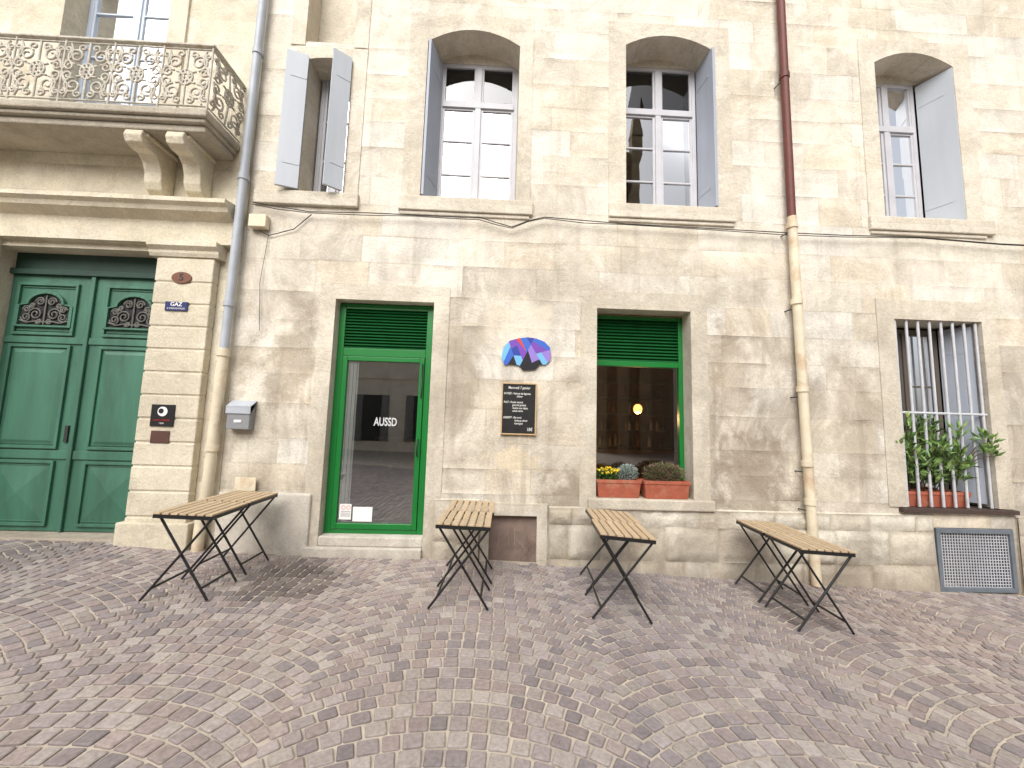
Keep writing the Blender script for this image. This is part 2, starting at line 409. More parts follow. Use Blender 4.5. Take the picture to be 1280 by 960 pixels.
for i in range(n+1):
    x=5.1+.85*i/n;b.v+=[(x,.455+.02*math.sin(i*1.1),4.45),(x,.455+.014*math.sin(i*1.1+.4),5.9)];b.c+=[(1,1,1)]*2
for i in range(n): b.f.append((2*i,2*i+2,2*i+3,2*i+1));b.mi.append(0)
b.obj('curtain',M_white,w4,fix=False,smooth=True)
w1=casement(bld,-2.58,-2.06,4.42,6.26,.32,3,zt=None)
b=B();surround(b,-2.60,-2.05,4.40,6.24,-2.78,-1.86,6.42,.4,rise=.03);b.obj('surround',M_dress,w1)
b=B();b.box(-3.12,-1.84,-.05,.32,4.22,4.40);b.obj('sill',M_dress,w1,bevel=.012)
room(-2.8,-1.9,.39,1.8,4.2,6.5,M_dark,w1)
shutter(w1,-2.60,-.02,-2.84,-.10,4.42,6.25,M_shutl)
shutter(w1,-2.06,-.02,-2.24,-.16,4.42,6.25,M_shutl)
b=B();surround(b,-2.68,-2.04,6.5,8.2,-2.86,-1.86,8.6,.5,rise=.1,oz0=6.44);b.box(-2.68,-2.04,.1,.5,6.44,6.52)
b.add([(-2.7,.32,6.5),(-2.0,.32,6.5),(-2.0,.32,8.4),(-2.7,.32,8.4)],[(0,1,2,3)]);b.obj('blind_niche',M_dress,bld)

# shop door
d=B();Y=.13
d.box(-2.03,-1.95,Y,Y+.07,.22,3.03);d.box(-.93,-.83,Y,Y+.07,.22,3.03);d.box(-1.95,-.93,Y,Y+.07,2.96,3.03);d.box(-1.95,-.93,Y,Y+.07,2.36,2.46);d.box(-1.95,-.93,Y,Y+.07,.22,.27)
door=d.obj('shop_door',M_green,bld,bevel=.005)
l=B();l.box(-1.945,-1.885,Y-.015,Y+.04,.275,2.355);l.box(-.995,-.935,Y-.015,Y+.04,.275,2.355);l.box(-1.885,-.995,Y-.015,Y+.04,2.30,2.355);l.box(-1.885,-.995,Y-.015,Y+.04,.275,.34)
l.obj('door_leaf',M_green,door,bevel=.005)
g=B();g.add([(-1.885,Y+.015,.34),(-.995,Y+.015,.34),(-.995,Y+.015,2.30),(-1.885,Y+.015,2.30)],[(0,1,2,3)]);g.obj('glass',M_glassdoor,door)
def louvre(x0,x1,y,z0,z1,n,parent):
    b=B();b.add([(x0,y+.05,z0),(x1,y+.05,z0),(x1,y+.05,z1),(x0,y+.05,z1)],[(0,1,2,3)])
    h=(z1-z0)/n
    for i in range(n):
        z=z0+i*h;b.prism_x([(y-.005,z+.004),(y+.004,z),(y+.045,z+h*.85),(y+.036,z+h*.9)],x0,x1)
    return b.obj('louvre',M_greenl,parent)
louvre(-1.95,-.93,Y+.005,2.46,2.96,13,door)
tubes('handle',[[(-.965,Y-.02,1.15),(-.965,Y-.06,1.17),(-.965,Y-.06,1.33),(-.965,Y-.02,1.35)]],.009,M_black,door)
tubes('door_closer',[[(-.955,Y-.02,2.28),(-.955,Y-.03,2.28),(-.955,Y-.03,1.86)]],.008,M_black,door)
b=B();surround(b,-2.03,-.83,.2,3.04,-2.22,-.64,3.24,.3,oz0=-.5);b.obj('surround',M_dress,door)
b=B();b.box(-2.18,-.83,-.07,.3,-.4,.11);b.box(-2.03,-.83,-.015,.3,.11,.22);b.obj('step',M_render,door,bevel=.015)
text('lettering','AUSSD',.14,(-1.38,Y+.011,1.55),M_letter,door,sx=.66,off=.003)
b=B();b.box(-1.86,-1.72,Y+.004,Y+.008,.38,.56);b.obj('notice',M_white,door)
b=B();b.box(-1.70,-1.47,Y+.004,Y+.008,.36,.53);b.obj('notice',M_white,door)
M_bright=simple('white_drape',lin(245,245,242),.7,.04,5,bs=0)
b=B()
for i in range(6): b.box(-1.885+.022*i,-1.866+.022*i,Y+.03+.008*(i%2),Y+.036+.008*(i%2),.345,2.295)
b.obj('door_curtain',M_bright,door)
M_redt=simple('red_print',lin(190,40,40),.6,0,5,bs=0)
tubes('notice_print',[[(-1.815+.022*math.cos(a*.5),Y+.001,.52+.022*math.sin(a*.5)) for a in range(14)],[(-1.755+.022*math.cos(a*.5),Y+.001,.52+.022*math.sin(a*.5)) for a in range(14)]],.002,M_redt,door)
tubes('notice_print',[[(-1.84,Y+.002,z),(-1.73,Y+.002,z)] for z in(.475,.455,.435,.42)],.002,M_idark,door)

# shop window
Y=.22
s=B();s.box(1.2,1.255,Y,Y+.07,.74,3.03);s.box(2.335,2.40,Y,Y+.07,.74,3.03);s.box(1.255,2.335,Y,Y+.07,2.98,3.03);s.box(1.255,2.335,Y,Y+.07,2.36,2.43);s.box(1.255,2.335,Y,Y+.07,.74,.80)
shop=s.obj('shop_window',M_green,bld,bevel=.005)
g=B();g.add([(1.255,Y+.03,.8),(2.335,Y+.03,.8),(2.335,Y+.03,2.36),(1.255,Y+.03,2.36)],[(0,1,2,3)]);g.obj('glass',M_glassshop,shop)
louvre(1.255,2.335,Y+.005,2.43,2.98,13,shop)
b=B();surround(b,1.2,2.39,.73,3.05,1.0,2.6,3.27,.36,oz0=.60);b.obj('surround',M_dress,shop)
b=B();b.box(1.1,2.62,-.075,.36,.60,.725);b.obj('sill',M_dress,shop,bevel=.015)
M_room=simple('oxblood_wall',lin(84,36,32),.8,.2,2)
M_roomg=simple('grey_interior_wall',lin(120,120,118),.8,.1,2)
M_floor=simple('interior_floor',lin(160,154,144),.35,.1,3)
room(.6,4.2,.42,4,.18,3.3,M_room,bld)
room(-2.6,.55,.42,4.6,.18,3.3,M_roomg,bld)
b=B();b.add([(-2.59,.43,.2),(.54,.43,.2),(.54,4.59,.2),(-2.59,4.59,.2)],[(0,1,2,3)]);b.obj('interior_floor',M_floor,bld,fix=False)
b=B();b.box(-2.3,-1.5,3.2,3.8,.2,1.2);b.box(-2.4,-1.4,3.1,3.9,1.2,1.25);b.obj('counter',M_pine,bld,bevel=.01)
shf=empty('bar_shelf',(2.3,3.8,.2),'dark wooden bar shelving with bottles behind the shop window','shelf')
b=B()
for z in (1.15,1.5,1.85,2.2,2.55): b.box(1.2,3.7,3.6,3.9,z,z+.03)
for x in (1.18,2.02,2.86,3.7): b.box(x,x+.03,3.6,3.9,.2,2.6)
b.box(1.1,3.8,2.9,3.3,.2,1.15);b.obj('shelves',simple('dark_wood',lin(70,46,34),.5,.2,6),shf,bevel=.003)
bc=[simple('bottle_glass',c,.15,.1,5,bs=0) for c in (lin(40,70,40),lin(120,70,30),lin(170,160,140),lin(60,30,26))]
for k in range(4):
    b=B()
    for i in range(14):
        x=R(1.3,3.65);z=random.choice((1.18,1.53,1.88,2.23));n=8;h=R(.18,.28);y=3.7
        prof=[(.035,0),(.035,h*.6),(.014,h*.78),(.014,h)]
        base=len(b.v)
        for r_,hh in prof:
            for j in range(n): b.v.append((x+r_*math.cos(j*6.283/n),y+r_*math.sin(j*6.283/n),z+hh));b.c.append((1,1,1))
        for l_ in range(3):
            for j in range(n): b.f.append((base+l_*n+j,base+l_*n+(j+1)%n,base+(l_+1)*n+(j+1)%n,base+(l_+1)*n+j));b.mi.append(0)
        b.f.append(tuple(base+3*n+j for j in range(n)));b.mi.append(0)
    o=b.obj('bottles',bc[k],shf,smooth=True);o["kind"]="stuff"
lamp=empty('pendant_lamp',(2.12,1.15,1.95),'glowing glass pendant lamp hanging inside the shop window','lamp')
M_bulb=bpy.data.materials.new('warm_bulb');M_bulb.use_nodes=True
pb=M_bulb.node_tree.nodes['Principled BSDF'];pb.inputs['Emission Color'].default_value=(1,.36,.09,1);pb.inputs['Emission Strength'].default_value=4;pb.inputs['Base Color'].default_value=(1,.6,.3,1)
import bmesh
me=bpy.data.meshes.new('bulb');bm=bmesh.new();bmesh.ops.create_uvsphere(bm,u_segments=20,v_segments=12,radius=.065)
for v in bm.verts:
    v.co.z*=1.15 
    v.co+=Vector((2.12,1.15,1.86))
for f in bm.faces:f.smooth=True
bm.to_mesh(me);bm.free();me.materials.append(M_bulb);o=bpy.data.objects.new('bulb',me);col.objects.link(o);attach(o,lamp)
tubes('cord',[[(2.12,1.15,1.95),(2.12,1.15,3.29)]],.005,M_black,lamp)
sh=B();n=20
for i in range(n):
    a=2*math.pi*i/n
    for r,z in ((.02,1.99),(.035,1.93)): sh.v.append((2.12+r*math.cos(a),1.15+r*math.sin(a),z));sh.c.append((1,1,1))
for i in range(n):
    j=(i+1)%n;sh.f.append((2*i,2*j,2*j+1,2*i+1));sh.mi.append(0)
sh.obj('lamp_holder',M_black,lamp)
ld=bpy.data.lights.new('lamp_light','POINT');ld.energy=30;ld.color=(1,.5,.22);ld.shadow_soft_size=.06
lo=bpy.data.objects.new('lamp_light',ld);lo.location=(2.12,1.15,1.72);col.objects.link(lo);attach(lo,lamp)

# barred window
bw=casement(bld,5.06,6.0,.72,3.02,.34,3,mat=M_framed,glass=M_glassbar)
b=B();surround(b,5.05,6.22,.70,3.06,4.82,6.42,3.32,.42);b.obj('surround',M_dress,bw)
room(4.9,6.4,.42,2,.6,3.3,M_dark,bw)
shutter(bw,6.01,.33,6.17,.07,.74,3.02,M_shut)
tubes('bars',[[(5.09+.155*i,.03,.70),(5.09+.155*i,.03,3.05)] for i in range(8)]+[[(5.055,.03,1.86),(6.215,.03,1.86)]],.0165,M_galv,bw)
b=B();b.box(4.95,6.42,-.06,.33,.64,.69);b.obj('sill',simple('dark_sill',lin(70,56,50),.6),bw,bevel=.006)
v=B();v.box(5.38,6.36,-.02,.03,.40,.455);v.box(5.38,6.36,-.02,.03,-.285,-.235);v.box(5.38,5.43,-.02,.03,-.235,.40);v.box(6.31,6.36,-.02,.03,-.235,.40)
vent=v.obj('basement_grille',M_ventf,bld,bevel=.004)
ls=[]
for i in range(26):
    x=5.43+.88*i/25;ls.append([(x,.01,-.235),(x,.01,.40)])
for i in range(19):
    z=-.235+.635*i/18;ls.append([(5.43,.015,z),(6.31,.015,z)])
tubes('mesh',ls,.0055,M_galv,vent,res=1)
room(5.37,6.36,.03,.5,-.3,.46,simple('vent_dark',(.05,.05,.05,1),.9),vent)
h=B();h.box(-.12,.54,.045,.07,-.1,.52);hatch=h.obj('basement_hatch',M_rust,bld,bevel=.003)
b=B();surround(b,-.06,.50,-.1,.50,-.16,.62,.64,.1,y=-.03,oz0=-.3);b.obj('surround',M_dress,hatch)
tubes('graffiti',[[(.05,.043,.12),(.06,.043,.3),(.12,.043,.2),(.17,.043,.32),(.18,.043,.13)],[(.25,.043,.15),(.24,.043,.33),(.33,.043,.3),(.26,.043,.22),(.36,.043,.12)]],.003,simple('faded_paint',lin(160,146,136),.8),hatch)

# downpipes
def pipe(name,pts,r,mat,joints,parent):
    o=tubes(name,[pts],r,mat,parent,res=6)
    for (x,z) in joints:
        tubes('pipe_clamp',[[(x,pts[0][1],z-.035),(x,pts[0][1],z+.035)]],r*1.22,mat,o,res=6)
        tubes('pipe_bracket',[[(x-r*1.5,0.0,z-.1),(x-r*1.3,-.09,z-.1),(x-r*1.2,pts[0][1],z-.1)]],.007,M_idark,o)
    return o
pipe('drainpipe',[(-3.20,-.1,9),(-3.225,-.1,4.6),(-3.245,-.1,2.36)],.05,M_grey,[(-3.21,6.2),(-3.225,4.5),(-3.24,2.9)],bld)
pipe('drainpipe',[(-3.245,-.1,2.36),(-3.27,-.1,.75),(-3.30,-.1,.45),(-3.31,-.1,.02)],.057,M_cream,[(-3.246,2.3),(-3.262,1.2)],bld)
pipe('drainpipe',[(3.67,-.1,9),(3.69,-.1,4.32)],.05,M_red,[(3.68,6.3)],bld)
pipe('drainpipe',[(3.69,-.1,4.32),(3.73,-.1,2.0),(3.77,-.1,.25),(3.77,-.12,-.2)],.054,M_cream,[(3.69,4.2),(3.70,3.2),(3.725,2.1),(3.74,1.2),(3.76,.75)],bld)
cab=[(-3.1,4.2),(-2.8,4.16),(-2.4,4.11),(-1.7,4.13),(-1.11,4.13),(-.6,4.13),(-.31,4.14),(-.1,4.08),(.1,4.03),(.3,4.12),(.51,4.18),(1.0,4.16),(1.54,4.14),(2.6,4.13),(3.6,4.12),(4.4,4.12),(5.4,4.14),(6.5,4.10),(9,4.1)]
tubes('cable',[[(x,-.075,z) for x,z in cab]],.006,M_cable,bld)
tubes('cable',[[(x,-.08,z-.025+.012*math.sin(x*5)) for x,z in cab]],.005,M_cable,bld)
tubes('cable',[[(-3.0,-.06,3.85),(-2.9,-.03,3.8),(-2.6,-.03,3.9),(-2.4,-.03,4.1)]],.006,M_cable,bld)
tubes('cable',[[(-2.9,-.03,3.82),(-2.95,-.03,3.2),(-2.9,-.03,2.6)]],.003,M_cable,bld)
b=B();b.box(-3.12,-2.91,-.1,-.005,3.88,4.04);b.obj('junction_box',M_cream,bld,bevel=.01)
b=B();b.box(-3.0,-2.76,-.062,-.045,.72,.87);b.obj('access_plate',M_cream,bld,bevel=.006)
mb=empty('letterbox',(-3.0,0,1.42),'small grey metal wall letterbox beside the drainpipe','letterbox')
b=B();b.prism_x([(-.005,1.42),(-.11,1.42),(-.11,1.68),(-.005,1.74)],-3.13,-2.87);b.obj('body',M_concrete,mb,bevel=.008)
b=B();b.prism_x([(-.114,1.60),(-.122,1.60),(-.122,1.675),(-.006,1.745),(-.005,1.76),(-.125,1.69)],-3.14,-2.86);b.obj('flap',M_grey,mb,bevel=.003)
b=B();b.box(-3.04,-2.96,-.116,-.1105,1.50,1.53);b.obj('name_plate',M_white,mb)

# chalkboard
cb=empty('menu_board',(.25,0,1.45),'black chalkboard menu with wooden frame hung on the stone wall','sign')
b=B();b.box(.045,.455,-.03,-.012,1.455,2.06);b.obj('board',M_board,cb)
b=B()
for a in ((.038,.462,1.445,1.46),(.038,.462,2.055,2.07),(.038,.052,1.46,2.055),(.448,.462,1.46,2.055)): b.box(a[0],a[1],-.038,-.01,a[2],a[3])
b.obj('frame',M_pine,cb,bevel=.003)
M_chalk=simple('chalk',lin(225,225,220),.9,.2,40,bs=0)
rows=[(2.01,.046,'Mercredi 7 janvier',.25,'CENTER'),(1.94,.034,'ENTRÉE : Velouté de légumes',.065,'LEFT'),(1.905,.034,"d'hiver",.22,'LEFT'),(1.835,.034,'PLAT : Poulet mariné,',.065,'LEFT'),(1.80,.034,'gnocchi gratiné,',.17,'LEFT'),(1.765,.034,'risotto aux cèpes,',.17,'LEFT'),(1.73,.034,'salade verte',.17,'LEFT'),(1.65,.034,'DESSERT : Riz rond,',.065,'LEFT'),(1.615,.034,'tarte au citron',.2,'LEFT'),(1.58,.034,'meringué',.2,'LEFT'),(1.51,.055,'18€',.385,'CENTER')]
for z,sz,t,x,al in rows: text('chalk_writing',t,sz,(x,-.033,z),M_chalk,cb,align=al,sx=.78,shear=.15,off=.0004)

# faceted colour sign: wide dome with a notched lower edge, cut into angular shards
outl=[(0,.35),(.04,.68),(.16,.88),(.34,.96),(.52,1),(.70,.97),(.86,.88),(.97,.72),(1,.5),(.97,.3),(.88,.18),(.78,.2),(.69,.04),(.44,0),(.36,.14),(.2,.18),(.07,.14)]
pieces=[[(x*.61,z*.41) for x,z in outl]]
def area(p): return abs(sum(p[i][0]*p[(i+1)%len(p)][1]-p[(i+1)%len(p)][0]*p[i][1] for i in range(len(p))))/2
def cut(p,px,pz,ang):
    nx,nz=math.cos(ang),math.sin(ang);a=[];b_=[]
    for i in range(len(p)):
        P,Q=p[i],p[(i+1)%len(p)];dp=(P[0]-px)*nx+(P[1]-pz)*nz;dq=(Q[0]-px)*nx+(Q[1]-pz)*nz
        (a if dp>=0 else b_).append(P)
        if dp*dq<0:
            t=dp/(dp-dq);I=(P[0]+(Q[0]-P[0])*t,P[1]+(Q[1]-P[1])*t);a.append(I);b_.append(I)
    return [q for q in (a,b_) if len(q)>2 and area(q)>1e-5]
rs=random.Random(11)
for sx_,ang in ((.14,.35),(.30,-.45),(.43,.55)):
    pieces=[q for p in pieces for q in cut(p,sx_,.2,ang)]
for _ in range(13):
    pieces.sort(key=area,reverse=True);p=pieces.pop(0)
    mx=sum(q[0] for q in p)/len(p)+rs.uniform(-.02,.02);mz=sum(q[1] for q in p)/len(p)+rs.uniform(-.02,.02)
    pieces+=cut(p,mx,mz,rs.choice((.9,1.5,2.2,.4,1.9,2.7))+rs.uniform(-.2,.2))
cols=[lin(*c) for c in ((110,175,215),(36,60,150),(112,66,168),(18,18,26),(226,226,232),(200,62,46),(140,118,196),(50,98,190))]
cm=[simple('sign_paint',c,.4,.03,5,bs=0) for c in cols]
order=[0,3,7,2,3,0,1,2,5,3,6,7,1,3,2,7,0,6,3,2,4,1]
pieces.sort(key=lambda p:(round(sum(q[0] for q in p)/len(p)*9),sum(q[1] for q in p)/len(p)))
b=B()
for i,p in enumerate(pieces): b.prism_y([(.02+x,2.23+z) for x,z in p],-.03,-.012,order[i%len(order)])
o=b.obj('facade_sign',cm,None);tag(o,'multicoloured faceted brain-shaped sign mounted on the stone wall','sign')

# ------------------------------------------------------------------ left building
lb=empty('townhouse',(-5,0,.1),'cream stone townhouse with green carriage door and wrought iron balcony','building')
lp=[lin(210,201,180),lin(213,205,184),lin(206,197,175),lin(215,208,187)]
masonry('wall',-12,-3.204,-.6,9,[(-6.4,-3.9,-1,3.7),(-5.85,-4.33,4.9,7.8)],.0,(.34,.36),(.7,1.3),.003,lp,lin(198,188,166)[:3],M_left,lb,cell=.15,edge=(.004,.006),jd=.003,proud=.001,mixm=.6)
DX0,DX1=-6.12,-4.13
b=B();b.box(DX1,-3.88,.0,.5,-.5,3.72);b.box(-6.42,DX0,0.0,.5,-.5,3.72);b.box(DX0,DX1,.0,.5,3.55,3.72);b.obj('door_reveal',M_leftd,lb)
def pilaster(x0,x1):
    b=B();b.box(x0+.006,x1-.006,-.098,-.001,-.4,3.45)
    zz=[-.3,.42,.70,.98,1.25,1.52,1.79,2.06,2.33,2.60,2.87,3.14,3.44]
    for a,c in zip(zz,zz[1:]): b.box(x0,x1,-.11,-.002,a+.009,c-.009)
    b.box(x0-.06,x1+.06,-.15,-.002,-.4,.36)
    o=b.obj('pilaster',M_leftd,lb,bevel=.012)
    b=B();b.prism_x([(-.002,3.45),(-.12,3.45),(-.14,3.49),(-.14,3.52),(-.19,3.56),(-.19,3.62),(-.002,3.62)],x0-.08,x1+.06);b.obj('capital',M_leftd,o)
pilaster(-4.13,-3.46);pilaster(-6.79,-6.12)
b=B();b.prism_x([(.0,4.16),(-.27,4.12),(-.27,4.07),(-.22,4.04),(-.2,3.99),(-.12,3.95),(-.07,3.92),(-.07,3.80),(-.09,3.79),(-.09,3.63),(0,3.625)],-7.2,-3.30);b.obj('cornice',M_leftd,lb)
Y=.21
cd=B();cd.box(DX0,DX1,Y+.0,Y+.09,3.30,3.56);cd.box(DX0,DX1,Y-.05,Y+.1,3.26,3.33);cdo=cd.obj('carriage_door',M_doord,lb,bevel=.006)
def leaf(x0,x1,inner):
    b=B();z0,z1=.16,3.26
    b.box(x0,x1,Y,Y+.06,z0,z1)
    if inner>0: a0,a1=x0+.10,x1-.16
    else: a0,a1=x0+.16,x1-.10
    def ring(z0,z1,t=.035):
        b.box(a0,a1,Y-.03,Y-.001,z1-t,z1);b.box(a0,a1,Y-.03,Y-.001,z0,z0+t);b.box(a0,a0+t,Y-.0295,Y-.001,z0+t,z1-t);b.box(a1-t,a1,Y-.0295,Y-.001,z0+t,z1-t)
        b.box(a0+.05,a1-.05,Y-.014,Y-.002,z0+.05,z0+.062);b.box(a0+.05,a1-.05,Y-.014,Y-.002,z1-.062,z1-.05)
    def pan(z0,z1):
        t=.035;ring(z0,z1)
        i=.10;b.add([(a0+t,Y-.004,z0+t),(a1-t,Y-.004,z0+t),(a1-t,Y-.004,z1-t),(a0+t,Y-.004,z1-t),(a0+i,Y-.028,z0+i),(a1-i,Y-.028,z0+i),(a1-i,Y-.028,z1-i),(a0+i,Y-.028,z1-i)],[(4,5,6,7),(0,1,5,4),(1,2,6,5),(2,3,7,6),(3,0,4,7)])
    ring(2.50,3.16);pan(1.12,2.38)
    z0,z1=.22,.98;ring(z0,z1);t=.035
    xm,zm=(a0+a1)/2,(z0+z1)/2
    b.add([(a0+t,Y-.004,z0+t),(a1-t,Y-.004,z0+t),(a1-t,Y-.004,z1-t),(a0+t,Y-.004,z1-t),(xm,Y-.045,zm)],[(0,1,4),(1,2,4),(2,3,4),(3,0,4)])
    b.box(x0+.02,x1-.02,Y-.02,Y-.002,1.0,1.1);b.box(x0+.02,x1-.02,Y-.02,Y-.002,2.40,2.48)
    out=[(-.30,2.62),(.30,2.62),(.30,2.86),(.22,2.88)]+[(.20*math.cos(math.pi*i/10),2.88+.14*math.sin(math.pi*i/10)) for i in range(11)]+[(-.22,2.88),(-.30,2.86)]
    n=len(out);c0=2.80
    for i in range(n):
        (xa,za),(xb,zb)=out[i],out[(i+1)%n]
        k=1.13
        b.prism_y([(xm+xa,za),(xm+xb,zb),(xm+xb*k,c0+(zb-c0)*k),(xm+xa*k,c0+(za-c0)*k)],Y-.04,Y-.002)
    b.obj('door_leaf',M_door,cdo,bevel=.004)
    g=B();g.prism_y([(xm+x,z) for x,z in out],Y-.008,Y-.003);g.obj('grille_backing',M_dark,cdo)
    ls=[]
    for s in(-1,1):
        for cx,cz,r,dr in((.11,2.76,.08,1),(.22,2.72,.06,-1),(.22,2.82,.045,1),(.07,2.92,.055,1),(.06,2.67,.035,-1),(.16,2.87,.035,-1)):
            ls.append([(xm+s*(cx+math.cos(a*.5)*r*(1-a/26)),Y-.02,cz+dr*math.sin(a*.5)*r*(1-a/26)) for a in range(22)])
        ls.append([(xm,Y-.02,2.66),(xm+s*.1,Y-.02,2.67),(xm+s*.2,Y-.02,2.65),(xm+s*.29,Y-.02,2.68)])
    ls.append([(xm,Y-.02,2.63),(xm,Y-.02,3.0)])
    tubes('grille',ls,.010,M_iron2,cdo,res=2)
leaf(DX0,-5.125,1);leaf(-5.105,DX1,-1)
b=B();b.box(-5.14,-5.09,Y-.035,Y-.002,.16,3.26);b.obj('meeting_stile',M_door,cdo,bevel=.008)
b=B();b.box(-5.22,-5.18,Y-.02,Y-.002,1.2,1.4);b.obj('lock_plate',M_idark,cdo)
b=B();b.box(DX0,DX1,-.05,.4,-.3,.15);b.obj('threshold',M_balc,lb,bevel=.02)
bx0,bx1,bp=-7.2,-3.37,-.6
b=B();b.box(bx0,bx1,bp,-.003,4.90,4.98);b.box(bx0+.03,bx1-.03,bp+.04,-.003,4.85,4.898);b.box(bx0+.06,bx1-.06,bp+.09,-.003,4.77,4.848)
bal=b.obj('balcony',M_balc,lb,bevel=.015)
for x in (-4.32,-3.86,-6.95):
    b=B();b.prism_x([(-.003,4.768),(-.50,4.768),(-.52,4.70),(-.49,4.63),(-.41,4.60),(-.32,4.60),(-.25,4.54),(-.21,4.44),(-.2,4.33),(-.16,4.25),(-.08,4.2),(-.003,4.18)],x,x+.2)
    b.prism_x([(-.003,4.766),(-.46,4.766),(-.46,4.72),(-.003,4.72)],x-.025,x+.225);b.obj('bracket',M_leftd,bal,bevel=.012)
def scroll(cx,cz,r,a0,turns,dr,f,n=22):
    out=[]
    for i in range(n+1):
        t=i/n;a=a0+dr*turns*2*math.pi*t;rr=r*(1-.78*t);out.append(f(cx+rr*math.cos(a),cz+rr*math.sin(a)))
    return out
def rail_module(cx,w,z0,z1,f):
    ls=[];zm=(z0+z1)/2
    for s in(-1,1):
        for t in(-1,1):
            ls.append(scroll(cx+s*w*.25,zm+t*.18,.10,math.pi/2*(-t),1.6,s*t,f))
            ls.append(scroll(cx+s*w*.37,zm+t*.06,.06,math.pi/2*t,1.3,-s*t,f))
            ls.append(scroll(cx+s*w*.13,zm+t*.28,.05,-math.pi/2*t,1.2,s*t,f,14))
            ls.append(scroll(cx+s*w*.43,zm+t*.26,.04,-math.pi/2*t,1.2,-s*t,f,12))
            ls.append([f(cx+s*w*.03,zm),f(cx+s*w*.1,zm+t*.06),f(cx+s*w*.2,zm+t*.07)])
            ls.append([f(cx+s*w*.48,zm+t*.02),f(cx+s*w*.44,zm+t*.12),f(cx+s*w*.36,zm+t*.16),f(cx+s*w*.33,zm+t*.26),f(cx+s*w*.38,zm+t*.33)])
    ls.append([f(cx+.075*math.cos(a*math.pi/8),zm+.095*math.sin(a*math.pi/8)) for a in range(17)])
    ls.append([f(cx+.035*math.cos(a*math.pi/6),zm+.045*math.sin(a*math.pi/6)) for a in range(13)])
    ls.append([f(cx,zm+.09),f(cx,z1)]);ls.append([f(cx,zm-.09),f(cx,z0)])
    for k in range(8):
        a=k*math.pi/4;ls.append([f(cx+.03*math.cos(a),zm+.04*math.sin(a)),f(cx+.07*math.cos(a+.25),zm+.09*math.sin(a+.25))])
    return ls
ls=[];z0,z1=5.04,5.74;yf=bp+.04;xr=bx1-.03
f=lambda u,z:(u,yf,z)
nm=7;wm_=(xr-bx0)/nm
for i in range(nm): ls+=rail_module(bx0+wm_*(i+.5),wm_,z0,z1,f)
f2=lambda u,z:(xr+.03*math.sin((z-5)*4),u,z)
ls+=rail_module(yf/2,-yf*.98,z0,z1,f2)
tubes('railing',ls,.0115,M_iron,bal,res=2)
ls=[]
for z in (z0,z1,5.0): ls.append([(bx0,yf,z),(xr,yf,z),(xr,0,z)])
for i in range(nm+1): ls.append([(bx0+wm_*i,yf,4.98),(bx0+wm_*i,yf,5.78)])
tubes('railing_bars',ls,.011,M_iron,bal,res=2)
b=B();b.box(bx0,xr+.025,yf-.025,yf+.025,5.775,5.80);b.box(xr-.025,xr+.025,yf+.026,-.003,5.775,5.80);b.obj('handrail',M_iron,bal,bevel=.006)
fw=casement(lb,-5.75,-4.43,4.99,7.7,.25,4,mat=simple('pale_blue_paint',lin(196,208,224),.5,.05,4),glass=M_glass)
b=B();surround(b,-5.75,-4.43,4.98,7.7,-5.98,-4.2,7.95,.34,y=-.03);b.obj('surround',M_leftd,fw)
room(-5.9,-4.3,.34,2,4.9,7.9,M_dark,fw)
pl=empty('house_number_plate',(-3.81,-.11,3.2),'oval brown enamel house number plate on the stone pilaster','sign')
b=B();b.prism_y([(-3.81+.115*math.cos(a*math.pi/14),3.19+.07*math.sin(a*math.pi/14)) for a in range(28)],-.125,-.112);b.obj('plate',simple('brown_enamel',lin(112,70,52),.3,.05,5,bs=0),pl)
text('numeral','5',.12,(-3.81,-.127,3.19),M_idark,pl,off=.002)
pl=empty('gas_plaque',(-3.84,-.11,2.8),'small blue enamel gas plaque with white lettering on the pilaster','sign')
b=B();b.box(-3.96,-3.70,-.125,-.112,2.785,2.895);b.obj('plate',simple('blue_enamel',lin(40,46,96),.3,.05,5,bs=0),pl,bevel=.003)
text('lettering','GAZ',.066,(-3.83,-.127,2.862),M_white,pl,off=.001)
text('lettering','A TOUS LES ETAGES',.027,(-3.83,-.127,2.812),M_white,pl,sx=.85)
pl=empty('black_plaque',(-3.84,-.11,1.45),'square black plaque with round white emblem on the pilaster','sign')
b=B();b.box(-3.97,-3.71,-.125,-.112,1.43,1.68);b.obj('plate',simple('black_plate',(.012,.012,.014,1),.35,.05,5,bs=0),pl,bevel=.003)
b=B();b.prism_y([(-3.84+.055*math.cos(a*math.pi/10),1.60+.055*math.sin(a*math.pi/10)) for a in range(20)],-.128,-.1255);b.obj('emblem',M_white,pl)
b=B();b.prism_y([(-3.845+.03*math.cos(a*math.pi/6)-.01,1.605+.03*math.sin(a*math.pi/6)) for a in range(12)],-.130,-.1285);b.obj('emblem_motif',M_board,pl)
text('lettering','COACH COIFFEUR',.024,(-3.84,-.127,1.50),M_redt,pl,sx=.9)
text('lettering','7 RUE',.022,(-3.84,-.127,1.465),M_white,pl)
b=B();b.box(-3.95,-3.74,-.12,-.112,1.24,1.38);o=b.obj('brown_plaque',simple('bronze',lin(84,56,48),.45,.1,20),None,bevel=.004);tag(o,'small bronze-brown plaque screwed to the stone pilaster','sign')

